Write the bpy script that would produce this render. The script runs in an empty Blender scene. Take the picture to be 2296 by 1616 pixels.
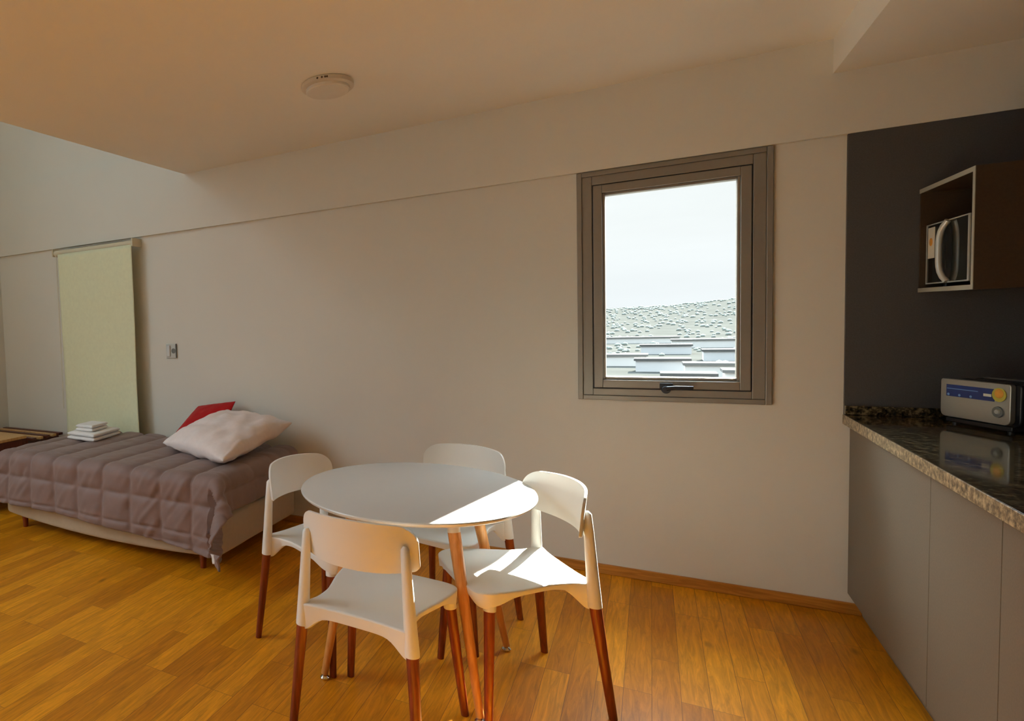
import bpy, bmesh, math, random
from mathutils import Vector, Matrix, noise
random.seed(7)
PI = math.pi
col = bpy.context.scene.collection
sc = bpy.context.scene

# ------------------------------------------------------------------ materials
def lin(c):
    f = lambda v: v / 12.92 if v <= 0.04045 else ((v + 0.055) / 1.055) ** 2.4
    return tuple(f(v / 255.0) for v in c)

def base_mat(name):
    m = bpy.data.materials.new(name); m.use_nodes = True
    nt = m.node_tree
    return m, nt, nt.nodes['Principled BSDF'], nt.nodes['Material Output']

def mat(name, c, rough=0.5, metal=0.0, spec=0.5, nscale=30, namt=0.04, bump=0.0, bscale=60, stretch=(1, 1, 1), coat=0.0, sheen=0.0):
    m, nt, b, o = base_mat(name)
    N, L = nt.nodes, nt.links
    tc = N.new('ShaderNodeTexCoord'); mp = N.new('ShaderNodeMapping'); mp.inputs['Scale'].default_value = stretch
    L.new(tc.outputs['Object'], mp.inputs['Vector'])
    nz = N.new('ShaderNodeTexNoise'); nz.inputs['Scale'].default_value = nscale; nz.inputs['Detail'].default_value = 4
    L.new(mp.outputs[0], nz.inputs['Vector'])
    mx = N.new('ShaderNodeMix'); mx.data_type = 'RGBA'
    mx.inputs['A'].default_value = (*[max(0, v * (1 - namt)) for v in c], 1)
    mx.inputs['B'].default_value = (*[min(1, v * (1 + namt)) for v in c], 1)
    L.new(nz.outputs['Fac'], mx.inputs['Factor']); L.new(mx.outputs['Result'], b.inputs['Base Color'])
    b.inputs['Roughness'].default_value = rough; b.inputs['Metallic'].default_value = metal
    b.inputs['Specular IOR Level'].default_value = spec
    b.inputs['Coat Weight'].default_value = coat
    b.inputs['Sheen Weight'].default_value = sheen
    if bump:
        n2 = N.new('ShaderNodeTexNoise'); n2.inputs['Scale'].default_value = bscale; n2.inputs['Detail'].default_value = 3
        L.new(mp.outputs[0], n2.inputs['Vector'])
        bp = N.new('ShaderNodeBump'); bp.inputs['Strength'].default_value = bump; bp.inputs['Distance'].default_value = 0.004
        L.new(n2.outputs['Fac'], bp.inputs['Height']); L.new(bp.outputs[0], b.inputs['Normal'])
    return m

def wood(name, ca, cb, scale=(14, 14, 1.2), rough=0.4, spec=0.5):
    m, nt, b, o = base_mat(name); N, L = nt.nodes, nt.links
    tc = N.new('ShaderNodeTexCoord'); mp = N.new('ShaderNodeMapping'); mp.inputs['Scale'].default_value = scale
    L.new(tc.outputs['Object'], mp.inputs['Vector'])
    nz = N.new('ShaderNodeTexNoise'); nz.inputs['Scale'].default_value = 4; nz.inputs['Detail'].default_value = 8; nz.inputs['Distortion'].default_value = 1.2
    L.new(mp.outputs[0], nz.inputs['Vector'])
    cr = N.new('ShaderNodeValToRGB'); cr.color_ramp.elements[0].position = 0.35; cr.color_ramp.elements[1].position = 0.65
    cr.color_ramp.elements[0].color = (*ca, 1); cr.color_ramp.elements[1].color = (*cb, 1)
    L.new(nz.outputs['Fac'], cr.inputs[0]); L.new(cr.outputs[0], b.inputs['Base Color'])
    b.inputs['Roughness'].default_value = rough; b.inputs['Specular IOR Level'].default_value = spec
    return m

def floor_mat():
    m, nt, b, o = base_mat('oak_floor'); N, L = nt.nodes, nt.links
    tc = N.new('ShaderNodeTexCoord')
    mp = N.new('ShaderNodeMapping'); mp.inputs['Rotation'].default_value = (0, 0, PI / 2); mp.inputs['Location'].default_value = (0.31, 0.0, 0)
    L.new(tc.outputs['Object'], mp.inputs['Vector'])
    br = N.new('ShaderNodeTexBrick')
    br.offset = 0.37; br.offset_frequency = 3; br.squash = 1.0
    br.inputs['Scale'].default_value = 1.0
    br.inputs['Brick Width'].default_value = 0.78; br.inputs['Row Height'].default_value = 0.088
    br.inputs['Mortar Size'].default_value = 0.0009; br.inputs['Mortar Smooth'].default_value = 0.3
    br.inputs['Bias'].default_value = -0.05
    br.inputs['Color1'].default_value = (*FL1, 1); br.inputs['Color2'].default_value = (*FL2, 1)
    br.inputs['Mortar'].default_value = (0.20, 0.075, 0.010, 1)
    L.new(mp.outputs[0], br.inputs['Vector'])
    # grain
    mg = N.new('ShaderNodeMapping'); mg.inputs['Scale'].default_value = (30, 2.6, 1)
    L.new(tc.outputs['Object'], mg.inputs['Vector'])
    # shift the grain per plank with the brick colour
    sh = N.new('ShaderNodeVectorMath'); sh.operation = 'MULTIPLY_ADD'
    sh.inputs[1].default_value = (40, 40, 40)
    L.new(br.outputs['Color'], sh.inputs[0]); L.new(mg.outputs[0], sh.inputs[2])
    nz = N.new('ShaderNodeTexNoise'); nz.inputs['Scale'].default_value = 1.6; nz.inputs['Detail'].default_value = 9; nz.inputs['Distortion'].default_value = 1.6; nz.inputs['Roughness'].default_value = 0.65
    L.new(sh.outputs[0], nz.inputs['Vector'])
    mr = N.new('ShaderNodeMapRange'); mr.inputs['From Min'].default_value = 0.3; mr.inputs['From Max'].default_value = 0.7
    mr.inputs['To Min'].default_value = 0.66; mr.inputs['To Max'].default_value = 1.24
    L.new(nz.outputs['Fac'], mr.inputs['Value'])
    # knots
    vo = N.new('ShaderNodeTexVoronoi'); vo.inputs['Scale'].default_value = 2.3
    mk = N.new('ShaderNodeMapping'); mk.inputs['Scale'].default_value = (1.7, 0.8, 1)
    L.new(tc.outputs['Object'], mk.inputs['Vector']); L.new(mk.outputs[0], vo.inputs['Vector'])
    kr = N.new('ShaderNodeMapRange'); kr.inputs['From Min'].default_value = 0.02; kr.inputs['From Max'].default_value = 0.075
    kr.inputs['To Min'].default_value = 0.55; kr.inputs['To Max'].default_value = 1.0
    L.new(vo.outputs['Distance'], kr.inputs['Value'])
    mu = N.new('ShaderNodeMath'); mu.operation = 'MULTIPLY'; L.new(mr.outputs[0], mu.inputs[0]); L.new(kr.outputs[0], mu.inputs[1])
    mx = N.new('ShaderNodeVectorMath'); mx.operation = 'SCALE'
    L.new(br.outputs['Color'], mx.inputs[0]); L.new(mu.outputs[0], mx.inputs['Scale'])
    L.new(mx.outputs[0], b.inputs['Base Color'])
    b.inputs['Roughness'].default_value = 0.36; b.inputs['Specular IOR Level'].default_value = 0.22
    bp = N.new('ShaderNodeBump'); bp.inputs['Strength'].default_value = 0.25; bp.inputs['Distance'].default_value = 0.002; bp.invert = True
    L.new(br.outputs['Fac'], bp.inputs['Height']); L.new(bp.outputs[0], b.inputs['Normal'])
    return m

GR0 = (0.006, 0.005, 0.003); GR1 = (0.045, 0.034, 0.017); GR2 = (0.22, 0.165, 0.085)
def granite_mat(name='granite', g=(GR0, GR1, GR2), rough=0.08, spec=0.6):
    GR0, GR1, GR2 = g
    m, nt, b, o = base_mat(name); N, L = nt.nodes, nt.links
    tc = N.new('ShaderNodeTexCoord')
    n1 = N.new('ShaderNodeTexNoise'); n1.inputs['Scale'].default_value = 55; n1.inputs['Detail'].default_value = 8; n1.inputs['Roughness'].default_value = 0.7
    L.new(tc.outputs['Object'], n1.inputs['Vector'])
    cr = N.new('ShaderNodeValToRGB'); e = cr.color_ramp.elements
    e[0].position = 0.38; e[0].color = (*GR0, 1); e[1].position = 0.62; e[1].color = (*GR2, 1)
    x = e.new(0.5); x.color = (*GR1, 1)
    L.new(n1.outputs['Fac'], cr.inputs[0]); L.new(cr.outputs[0], b.inputs['Base Color'])
    b.inputs['Roughness'].default_value = rough; b.inputs['Specular IOR Level'].default_value = spec
    return m

def plastic_mat():
    m, nt, b, o = base_mat('white_shell_plastic'); N, L = nt.nodes, nt.links
    b.inputs['Base Color'].default_value = (0.76, 0.77, 0.745, 1); b.inputs['Roughness'].default_value = 0.42
    b.inputs['Specular IOR Level'].default_value = 0.4
    tr = N.new('ShaderNodeBsdfTranslucent'); tr.inputs['Color'].default_value = (1.0, 0.68, 0.30, 1)
    mx = N.new('ShaderNodeMixShader'); mx.inputs[0].default_value = 0.0
    L.new(b.outputs[0], mx.inputs[1]); L.new(tr.outputs[0], mx.inputs[2]); L.new(mx.outputs[0], o.inputs['Surface'])
    return m

def glass_mat(name, tint=(0.97, 0.99, 0.98)):
    m, nt, b, o = base_mat(name); N, L = nt.nodes, nt.links
    N.remove(b)
    tr = N.new('ShaderNodeBsdfTransparent'); tr.inputs['Color'].default_value = (*tint, 1)
    gl = N.new('ShaderNodeBsdfGlossy'); gl.inputs['Roughness'].default_value = 0.0
    fr = N.new('ShaderNodeFresnel'); fr.inputs['IOR'].default_value = 1.12
    mx = N.new('ShaderNodeMixShader')
    L.new(fr.outputs[0], mx.inputs[0]); L.new(tr.outputs[0], mx.inputs[1]); L.new(gl.outputs[0], mx.inputs[2])
    L.new(mx.outputs[0], o.inputs['Surface'])
    return m

def fabric_mat(name, c, trans=0.0, tcol=(1, 1, 1), weave=900, rough=0.9):
    m, nt, b, o = base_mat(name); N, L = nt.nodes, nt.links
    tc = N.new('ShaderNodeTexCoord')
    nz = N.new('ShaderNodeTexNoise'); nz.inputs['Scale'].default_value = 40; nz.inputs['Detail'].default_value = 6
    L.new(tc.outputs['Object'], nz.inputs['Vector'])
    mx = N.new('ShaderNodeMix'); mx.data_type = 'RGBA'
    mx.inputs['A'].default_value = (*[v * 0.93 for v in c], 1); mx.inputs['B'].default_value = (*[min(1, v * 1.07) for v in c], 1)
    L.new(nz.outputs['Fac'], mx.inputs['Factor']); L.new(mx.outputs['Result'], b.inputs['Base Color'])
    b.inputs['Roughness'].default_value = rough; b.inputs['Sheen Weight'].default_value = 0.15; b.inputs['Specular IOR Level'].default_value = 0.2
    n2 = N.new('ShaderNodeTexNoise'); n2.inputs['Scale'].default_value = weave; L.new(tc.outputs['Object'], n2.inputs['Vector'])
    bp = N.new('ShaderNodeBump'); bp.inputs['Strength'].default_value = 0.15; bp.inputs['Distance'].default_value = 0.001
    L.new(n2.outputs['Fac'], bp.inputs['Height']); L.new(bp.outputs[0], b.inputs['Normal'])
    if trans:
        tr = N.new('ShaderNodeBsdfTranslucent'); tr.inputs['Color'].default_value = (*tcol, 1)
        ms = N.new('ShaderNodeMixShader'); ms.inputs[0].default_value = trans
        L.new(b.outputs[0], ms.inputs[1]); L.new(tr.outputs[0], ms.inputs[2]); L.new(ms.outputs[0], o.inputs['Surface'])
    return m

FL1 = (0.74, 0.300, 0.010); FL2 = (0.50, 0.175, 0.005)
WALLC = (0.71, 0.695, 0.625)
CEILC = (0.85, 0.835, 0.77)
M = {}
M['wall'] = mat('wall_paint', WALLC, 0.85, nscale=3, namt=0.02, bump=0.12, bscale=220, spec=0.2)
M['ceil'] = mat('ceiling_paint', CEILC, 0.85, nscale=3, namt=0.02, bump=0.08, bscale=220, spec=0.2)
M['floor'] = floor_mat()
M['skirt'] = wood('skirting_oak', (0.36, 0.135, 0.016), (0.54, 0.225, 0.035), scale=(1.2, 14, 14))
M['granite'] = granite_mat()
M['granite_lit'] = granite_mat('granite_lit_edge', ((0.05, 0.036, 0.02), (0.24, 0.18, 0.10), (0.52, 0.41, 0.25)), 0.35, 0.4)  # same granite made paler: side light on the front edge painted in
M['cab'] = mat('grey_laminate', (0.165, 0.135, 0.10), 0.55, nscale=160, namt=0.16, bump=0.05, bscale=300, spec=0.35)
M['cabin'] = mat('cabinet_carcass', (0.08, 0.065, 0.05), 0.7)
M['darkclad'] = mat('dark_kitchen_cladding', (0.078, 0.074, 0.074), 0.5, nscale=220, namt=0.25, spec=0.3)
M['browncab'] = mat('dark_brown_laminate', (0.055, 0.034, 0.018), 0.5, nscale=160, namt=0.25, spec=0.3)
M['edge'] = mat('aluminium_edging', (0.42, 0.41, 0.33), 0.45, metal=0.2)
M['white'] = mat('white_lacquer', (0.62, 0.64, 0.63), 0.25, nscale=8, namt=0.01, spec=0.5)
M['shell'] = plastic_mat()
M['teak'] = wood('red_brown_leg_wood', (0.15, 0.022, 0.003), (0.27, 0.048, 0.006), rough=0.35)
M['beech'] = wood('light_beech_leg', (0.50, 0.20, 0.045), (0.66, 0.31, 0.09), rough=0.4)
M['chrome'] = mat('chrome', (0.75, 0.75, 0.76), 0.12, metal=1.0, namt=0.01)
M['quilt'] = fabric_mat('mauve_grey_quilt', (0.235, 0.162, 0.146), rough=0.55)
M['base'] = fabric_mat('beige_bed_fabric', (0.48, 0.395, 0.28))
M['pillow'] = fabric_mat('pale_pillow_cotton', (0.80, 0.72, 0.70))
M['towel'] = fabric_mat('white_terry_towel', (0.82, 0.80, 0.78), weave=400)
M['red'] = fabric_mat('red_cushion_cloth', (0.42, 0.003, 0.005))
M['blind'] = fabric_mat('cream_blind_cloth', (0.80, 0.82, 0.57), trans=0.06, tcol=(0.8, 0.8, 0.55))
M['cream'] = mat('cream_plastic', (0.62, 0.56, 0.40), 0.45)
M['bronze'] = mat('bronze_window_aluminium', (0.26, 0.235, 0.20), 0.45, metal=0.35, nscale=50, namt=0.05)
M['gasket'] = mat('black_gasket', (0.02, 0.018, 0.016), 0.7)
M['black'] = mat('black_plastic', (0.012, 0.012, 0.014), 0.3)
M['bluehandle'] = mat('dark_handle', (0.018, 0.022, 0.032), 0.3)
M['glass'] = glass_mat('window_glass')
M['blackglass'] = mat('microwave_glass', (0.006, 0.009, 0.008), 0.06, spec=0.6)
M['silver'] = mat('brushed_steel', (0.50, 0.50, 0.46), 0.28, metal=0.75, nscale=60, stretch=(1, 1, 12), namt=0.08)
M['silverpl'] = mat('silver_plastic', (0.55, 0.57, 0.53), 0.3, metal=0.3)
M['paper'] = mat('paper_sticker', (0.80, 0.76, 0.62), 0.6)
M['blue'] = mat('blue_label', (0.010, 0.030, 0.17), 0.3, nscale=25, namt=0.4)
M['lightblue'] = mat('light_blue_print', (0.20, 0.38, 0.70), 0.35)
M['orange'] = mat('orange_print', (0.75, 0.33, 0.03), 0.35, nscale=60, namt=0.3)
M['yellow'] = mat('yellow_print', (0.55, 0.47, 0.05), 0.35)
M['greypl'] = mat('grey_plastic', (0.16, 0.17, 0.16), 0.4)
M['switch'] = mat('switch_plastic', (0.55, 0.56, 0.52), 0.35)
M['diff'] = mat('lamp_diffuser', (0.72, 0.68, 0.60), 0.5)
M['lamprim'] = mat('lamp_rim', (0.62, 0.55, 0.44), 0.4)
M['slot'] = mat('lamp_slot', (0.10, 0.07, 0.04), 0.8)
M['oak2'] = wood('light_side_table_top', (0.55, 0.30, 0.10), (0.68, 0.42, 0.18))
M['redwood'] = wood('dark_red_wood', (0.08, 0.014, 0.004), (0.14, 0.028, 0.008))
M['hill'] = mat('distant_hillside', (0.041, 0.042, 0.040), 0.95, nscale=0.05, namt=0.35, spec=0)
M['town1'] = mat('town_wall_pale', (0.50, 0.497, 0.49), 0.9, nscale=0.3, spec=0)
M['town2'] = mat('town_wall_grey', (0.43, 0.44, 0.455), 0.9, nscale=0.3, spec=0)
M['roofw'] = mat('town_roof_white', (0.13, 0.129, 0.125), 0.8, nscale=0.3, spec=0)
M['roofg'] = mat('town_roof_grey', (0.075, 0.075, 0.075), 0.8, nscale=0.3, spec=0)
M['leaf'] = mat('distant_foliage', (0.18, 0.195, 0.18), 0.95, nscale=0.2, namt=0.25, spec=0)

# ------------------------------------------------------------------ mesh helpers
def finish(name, bm, m, parent=None, smooth=True, angle=0.6, bevel=0.0, seg=2):
    bmesh.ops.recalc_face_normals(bm, faces=bm.faces)
    me = bpy.data.meshes.new(name); bm.to_mesh(me); bm.free()
    mats = m if isinstance(m, (list, tuple)) else [m]
    for x in mats: me.materials.append(x)
    o = bpy.data.objects.new(name, me); col.objects.link(o)
    if parent is not None: o.parent = parent
    if smooth:
        for p in me.polygons: p.use_smooth = True
        me.set_sharp_from_angle(angle=angle)
    if bevel:
        b = o.modifiers.new('bevel', 'BEVEL'); b.width = bevel; b.segments = seg; b.limit_method = 'ANGLE'; b.angle_limit = 0.6
    return o

def bx(bm, a, b, mi=0):
    x0, y0, z0 = a; x1, y1, z1 = b
    v = [bm.verts.new(p) for p in ((x0, y0, z0), (x1, y0, z0), (x1, y1, z0), (x0, y1, z0), (x0, y0, z1), (x1, y0, z1), (x1, y1, z1), (x0, y1, z1))]
    for f in ((0, 3, 2, 1), (4, 5, 6, 7), (0, 1, 5, 4), (1, 2, 6, 5), (2, 3, 7, 6), (3, 0, 4, 7)):
        fc = bm.faces.new([v[i] for i in f]); fc.material_index = mi
    return v

def box(name, a, b, m, parent=None, bevel=0.0, seg=2):
    bm = bmesh.new(); bx(bm, a, b)
    return finish(name, bm, m, parent, smooth=bevel > 0, bevel=bevel, seg=seg)

def tube(bm, pts, rad, n=16, cap=True, mi=0):
    """round bar through pts with radius per point"""
    pts = [Vector(p) for p in pts]
    if not isinstance(rad, (list, tuple)): rad = [rad] * len(pts)
    rings = []
    ref = None
    for i, p in enumerate(pts):
        t = (pts[min(i + 1, len(pts) - 1)] - pts[max(i - 1, 0)]).normalized()
        if ref is None:
            ref = t.orthogonal().normalized()
        ref = (ref - t * ref.dot(t)).normalized()
        bi = t.cross(ref)
        rings.append([bm.verts.new(p + (ref * math.cos(2 * PI * k / n) + bi * math.sin(2 * PI * k / n)) * rad[i]) for k in range(n)])
    for i in range(len(rings) - 1):
        for k in range(n):
            f = bm.faces.new((rings[i][k], rings[i][(k + 1) % n], rings[i + 1][(k + 1) % n], rings[i + 1][k])); f.material_index = mi
    if cap:
        for r in (rings[0], rings[-1]):
            f = bm.faces.new(r); f.material_index = mi

def lathe(bm, prof, c=(0, 0, 0), n=48, mi=0):
    rings = []
    for r, z in prof:
        if r < 1e-6: rings.append([bm.verts.new((c[0], c[1], c[2] + z))])
        else: rings.append([bm.verts.new((c[0] + r * math.cos(2 * PI * k / n), c[1] + r * math.sin(2 * PI * k / n), c[2] + z)) for k in range(n)])
    for a, b in zip(rings, rings[1:]):
        for k in range(n):
            k2 = (k + 1) % n
            if len(a) == 1: f = bm.faces.new((a[0], b[k], b[k2]))
            elif len(b) == 1: f = bm.faces.new((a[k], a[k2], b[0]))
            else: f = bm.faces.new((a[k], a[k2], b[k2], b[k]))
            f.material_index = mi

def grid_mesh(bm, P, closed_u=False):
    """P[i][j] positions -> quads"""
    V = [[bm.verts.new(p) for p in row] for row in P]
    nu = len(V); nv = len(V[0])
    for i in range(nu - 1):
        for j in range(nv - 1):
            bm.faces.new((V[i][j], V[i + 1][j], V[i + 1][j + 1], V[i][j + 1]))
    return V

def empty(name, loc=(0, 0, 0), rz=0.0):
    o = bpy.data.objects.new(name, None); col.objects.link(o)
    o.location = loc; o.rotation_euler = (0, 0, rz); o.empty_display_size = 0.1
    return o

def tag(o, label, cat, group=None, kind=None):
    o['label'] = label; o['category'] = cat
    if group: o['group'] = group
    if kind: o['kind'] = kind
    return o

def struct(o, label=None):
    o['kind'] = 'structure'
    if label: o['label'] = label
    return o

def copy_tree(o, parent=None):
    c = o.copy(); col.objects.link(c)
    if parent is not None:
        c.parent = parent
    for ch in list(o.children):
        copy_tree(ch, c)
    return c

# ------------------------------------------------------------------ camera
H = 1.41
def cam():
    cd = bpy.data.cameras.new('camera'); co = bpy.data.objects.new('camera', cd); col.objects.link(co)
    y, p, r = (math.radians(v) for v in (33.7535, -3.0435, -2.1746))
    F = Vector((-math.sin(y) * math.cos(p), math.cos(y) * math.cos(p), math.sin(p)))
    R0 = Vector((math.cos(y), math.sin(y), 0)); U0 = R0.cross(F)
    R = math.cos(r) * R0 + math.sin(r) * U0; U = -math.sin(r) * R0 + math.cos(r) * U0
    m = Matrix(((R.x, U.x, -F.x, 0), (R.y, U.y, -F.y, 0), (R.z, U.z, -F.z, H), (0, 0, 0, 1)))
    co.matrix_world = m
    cd.sensor_fit = 'HORIZONTAL'; cd.sensor_width = 36; cd.lens = 1397.8 / 2296 * 36
    cd.shift_x = (1148 - 527.6) / 2296; cd.shift_y = -(808 - 798.7) / 2296
    cd.clip_start = 0.05; cd.clip_end = 5000
    sc.camera = co
cam()

# ------------------------------------------------------------------ room shell
WY = 3.79       # inner face of the long window wall
XL, XR, YB = -5.22, 1.29, -2.4
CZ = 2.54; HZ = 5.2; SX = -2.91
T = 0.18

def wall_with_holes(name, x0, x1, z0, z1, ya, yb, holes, m, axis='x'):
    """vertical wall slab with rectangular holes; axis x: runs along x between y=ya..yb"""
    bm = bmesh.new()
    xs = sorted({x0, x1, *[h[0] for h in holes], *[h[1] for h in holes]})
    zs = sorted({z0, z1, *[h[2] for h in holes], *[h[3] for h in holes]})
    for i in range(len(xs) - 1):
        for j in range(len(zs) - 1):
            cx, cz = (xs[i] + xs[i + 1]) / 2, (zs[j] + zs[j + 1]) / 2
            if any(h[0] < cx < h[1] and h[2] < cz < h[3] for h in holes): continue
            if axis == 'x': bx(bm, (xs[i], ya, zs[j]), (xs[i + 1], yb, zs[j + 1]))
            else: bx(bm, (ya, xs[i], zs[j]), (yb, xs[i + 1], zs[j + 1]))
    bmesh.ops.remove_doubles(bm, verts=bm.verts, dist=1e-5)
    # drop the doubled inner faces between touching boxes
    seen = {}
    for f in list(bm.faces):
        k = tuple(sorted(v.index for v in f.verts))
    bm.verts.index_update()
    for f in list(bm.faces):
        k = tuple(sorted(v.index for v in f.verts)); seen.setdefault(k, []).append(f)
    kill = [f for l in seen.values() if len(l) > 1 for f in l]
    bmesh.ops.delete(bm, geom=kill, context='FACES_ONLY')
    return finish(name, bm, m, smooth=False)

WIN = (-0.325, 0.468, 0.935, 2.125)
DOORW = (-4.22, -3.56, 0.02, 2.115)
struct(box('floor', (XL - T, YB - T, -0.15), (XR + T, WY + T, 0.0), M['floor']), 'golden oak plank floor')
struct(wall_with_holes('wall_window_side', XL - T, XR + T, 0.0, HZ, WY, WY + T, [WIN, DOORW], M['wall']), 'long cream wall with the window')
struct(box('trim_1', (XL, 3.762, 2.127), (XR, WY, CZ), M['wall']), 'shallow cream beam running along the top of the long wall')
bpy.data.objects['trim_1'].name = 'trim_1'
struct(box('trim_2', (XL, 3.762, CZ), (SX, WY, 2.75), M['wall']), 'cream beam face continuing into the tall void')
LH = [(-2.1, 1.1, 1.60, 4.8)]
struct(wall_with_holes('wall_left', YB, WY, 0.0, HZ, XL - T, XL, LH, M['wall'], axis='y'), 'cream wall at the left edge with tall glazing')
struct(box('wall_right', (XR, YB, 0.0), (XR + T, WY, HZ), M['wall']), 'wall behind the kitchen')
BH = []
struct(wall_with_holes('wall_back', XL - T, XR + T, 0.0, HZ, YB - T, YB, BH, M['wall']), 'wall behind the camera')
struct(box('ceiling', (SX, YB, CZ), (XR, WY, CZ + 0.25), M['ceil']), 'low warm cream ceiling')
struct(box('ceiling_high', (XL - T, YB - T, HZ), (XR + T, WY + T, HZ + 0.15), M['ceil']), 'upper ceiling over the tall void')
struct(box('wall_mezzanine', (SX, YB, CZ + 0.25), (SX + 0.12, WY, HZ), M['wall']), 'mezzanine wall above the low ceiling edge')
struct(box('trim_3', (0.66, YB, 2.392), (XR, 3.762, CZ), M['ceil']), 'dropped cream soffit over the kitchen')
struct(box('baseboard_window_side', (-3.463, 3.776, 0.0), (0.78, WY, 0.052), M['skirt'], bevel=0.003), 'oak skirting board')
struct(box('baseboard_window_left', (XL, 3.776, 0.0), (-4.33, WY, 0.052), M['skirt'], bevel=0.003), 'oak skirting board')
struct(box('baseboard_left', (XL, YB, 0.0), (XL + 0.014, 3.776, 0.052), M['skirt'], bevel=0.003), 'oak skirting board')

# dark cladding at the kitchen end and side
struct(box('wall_kitchen_end', (0.712, 3.772, 0.90), (XR, WY, 2.127), M['darkclad']), 'dark grey panel on the kitchen end wall')
struct(box('wall_kitchen_side', (1.272, -0.5, 0.90), (XR, 3.772, 2.39), M['darkclad']), 'dark splashback behind the worktop')

# ------------------------------------------------------------------ window_1
def frame_ring(bm, x0, x1, z0, z1, w, y0, y1):
    l, r, t, b = w
    bx(bm, (x0, y0, z0), (x0 + l, y1, z1)); bx(bm, (x1 - r, y0, z0), (x1, y1, z1))
    bx(bm, (x0 + l, y0, z1 - t), (x1 - r, y1, z1)); bx(bm, (x0 + l, y0, z0), (x1 - r, y1, z0 + b))

w1 = empty('window_1', (0.07, WY, 0.935)); struct(w1, 'bronze framed awning window in the long wall')
def P(o, parent):       # parent keeping world coordinates
    o.parent = parent; o.matrix_parent_inverse = parent.matrix_basis.inverted()
    return o
def rel(parent): return parent.matrix_basis.inverted()

def wbox(name, a, b, m, parent, bevel=0.0, seg=2): return P(box(name, a, b, m, None, bevel, seg), parent)
def wfin(name, bm, m, parent, **k): return P(finish(name, bm, m, None, **k), parent)

bm = bmesh.new()
frame_ring(bm, -0.325, 0.468, 0.935, 2.125, (0.024, 0.024, 0.024, 0.024), WY - 0.018, WY + 0.09)
frame_ring(bm, -0.301, 0.444, 0.959, 2.101, (0.046, 0.048, 0.046, 0.036), WY - 0.010, WY + 0.09)
wfin('frame', bm, M['bronze'], w1, smooth=False, bevel=0.003)
bm = bmesh.new()
frame_ring(bm, -0.253, 0.394, 0.997, 2.053, (0.003, 0.003, 0.003, 0.003), WY - 0.009, WY + 0.08)
wfin('gasket', bm, M['gasket'], w1, smooth=False)
bm = bmesh.new()
frame_ring(bm, -0.250, 0.391, 1.000, 2.050, (0.040, 0.040, 0.040, 0.040), WY - 0.014, WY + 0.06)
frame_ring(bm, -0.210, 0.351, 1.040, 2.010, (0.012, 0.012, 0.012, 0.015), WY + 0.004, WY + 0.06)
sash = wfin('sash', bm, M['bronze'], w1, smooth=False, bevel=0.0025)
bm = bmesh.new(); bx(bm, (-0.200, WY + 0.028, 1.05), (0.341, WY + 0.034, 2.0))
wfin('pane', bm, M['glass'], w1, smooth=False)
# handle on the bottom rail of the sash
bm = bmesh.new()
bx(bm, (0.035, WY - 0.030, 1.002), (0.090, WY - 0.014, 1.030))
tube(bm, [(0.062, WY - 0.018, 0.998), (0.062, WY - 0.052, 0.998)], [0.021, 0.018], 20)
tube(bm, [(0.062, WY - 0.046, 1.004), (0.10, WY - 0.048, 1.010), (0.172, WY - 0.046, 1.012)], [0.012, 0.010, 0.008], 12)
wfin('handle', bm, M['bluehandle'], w1, bevel=0.002)

# window_2 : tall window behind the blind
w2 = empty('window_2', (-3.9, WY, 0.02)); struct(w2, 'tall window hidden behind the roller blind')
bm = bmesh.new(); frame_ring(bm, -4.22, -3.56, 0.02, 2.115, (0.06, 0.06, 0.06, 0.06), WY + 0.06, WY + 0.12)
wfin('frame', bm, M['bronze'], w2, smooth=False, bevel=0.003)
bm = bmesh.new(); bx(bm, (-4.16, WY + 0.085, 0.08), (-3.62, WY + 0.091, 2.055)); wfin('pane', bm, M['glass'], w2, smooth=False)

# tall glazing in the left wall, beside the void
bm = bmesh.new()
for k in range(34): bx(bm, (-4.22, WY + 0.125, 0.02 + k * 0.0616), (-3.56, WY + 0.14, 0.02 + k * 0.0616 + 0.0600))
wfin('light_block_slats', bm, M['bronze'], w2, smooth=False)  # unseen slats added to keep daylight from leaking round the blind
w3 = empty('window_3', (XL, -0.3, 1.6)); struct(w3, 'tall glazing in the left wall')
bm = bmesh.new()
for y in (-2.1, -1.0, 0.0, 1.04): bx(bm, (XL - 0.12, y, 1.60), (XL - 0.06, y + 0.06, 4.8))
for z in (1.60, 2.9, 4.74): bx(bm, (XL - 0.115, -2.04, z), (XL - 0.065, 1.04, z + 0.06))
wfin('frame', bm, M['bronze'], w3, smooth=False)

# ------------------------------------------------------------------ roller blind
rb = empty('roller_blind', (-3.85, 3.71, 0.35)); tag(rb, 'cream roller blind hanging full height beside the bed foot', 'blind')
bm = bmesh.new(); tube(bm, [(-4.325, 3.712, 2.072), (-3.41, 3.712, 2.072)], 0.026, 24); wfin('roller', bm, M['cream'], rb)
bm = bmesh.new(); frames = 0
bx(bm, (-4.34, 3.68, 2.045), (-4.327, WY - 0.002, 2.11)); wfin('bracket', bm, M['cream'], rb, bevel=0.002)
bm = bmesh.new(); bx(bm, (-3.405, 3.68, 2.045), (-3.392, WY - 0.002, 2.11)); wfin('bracket', bm, M['cream'], rb, bevel=0.002)
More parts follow.
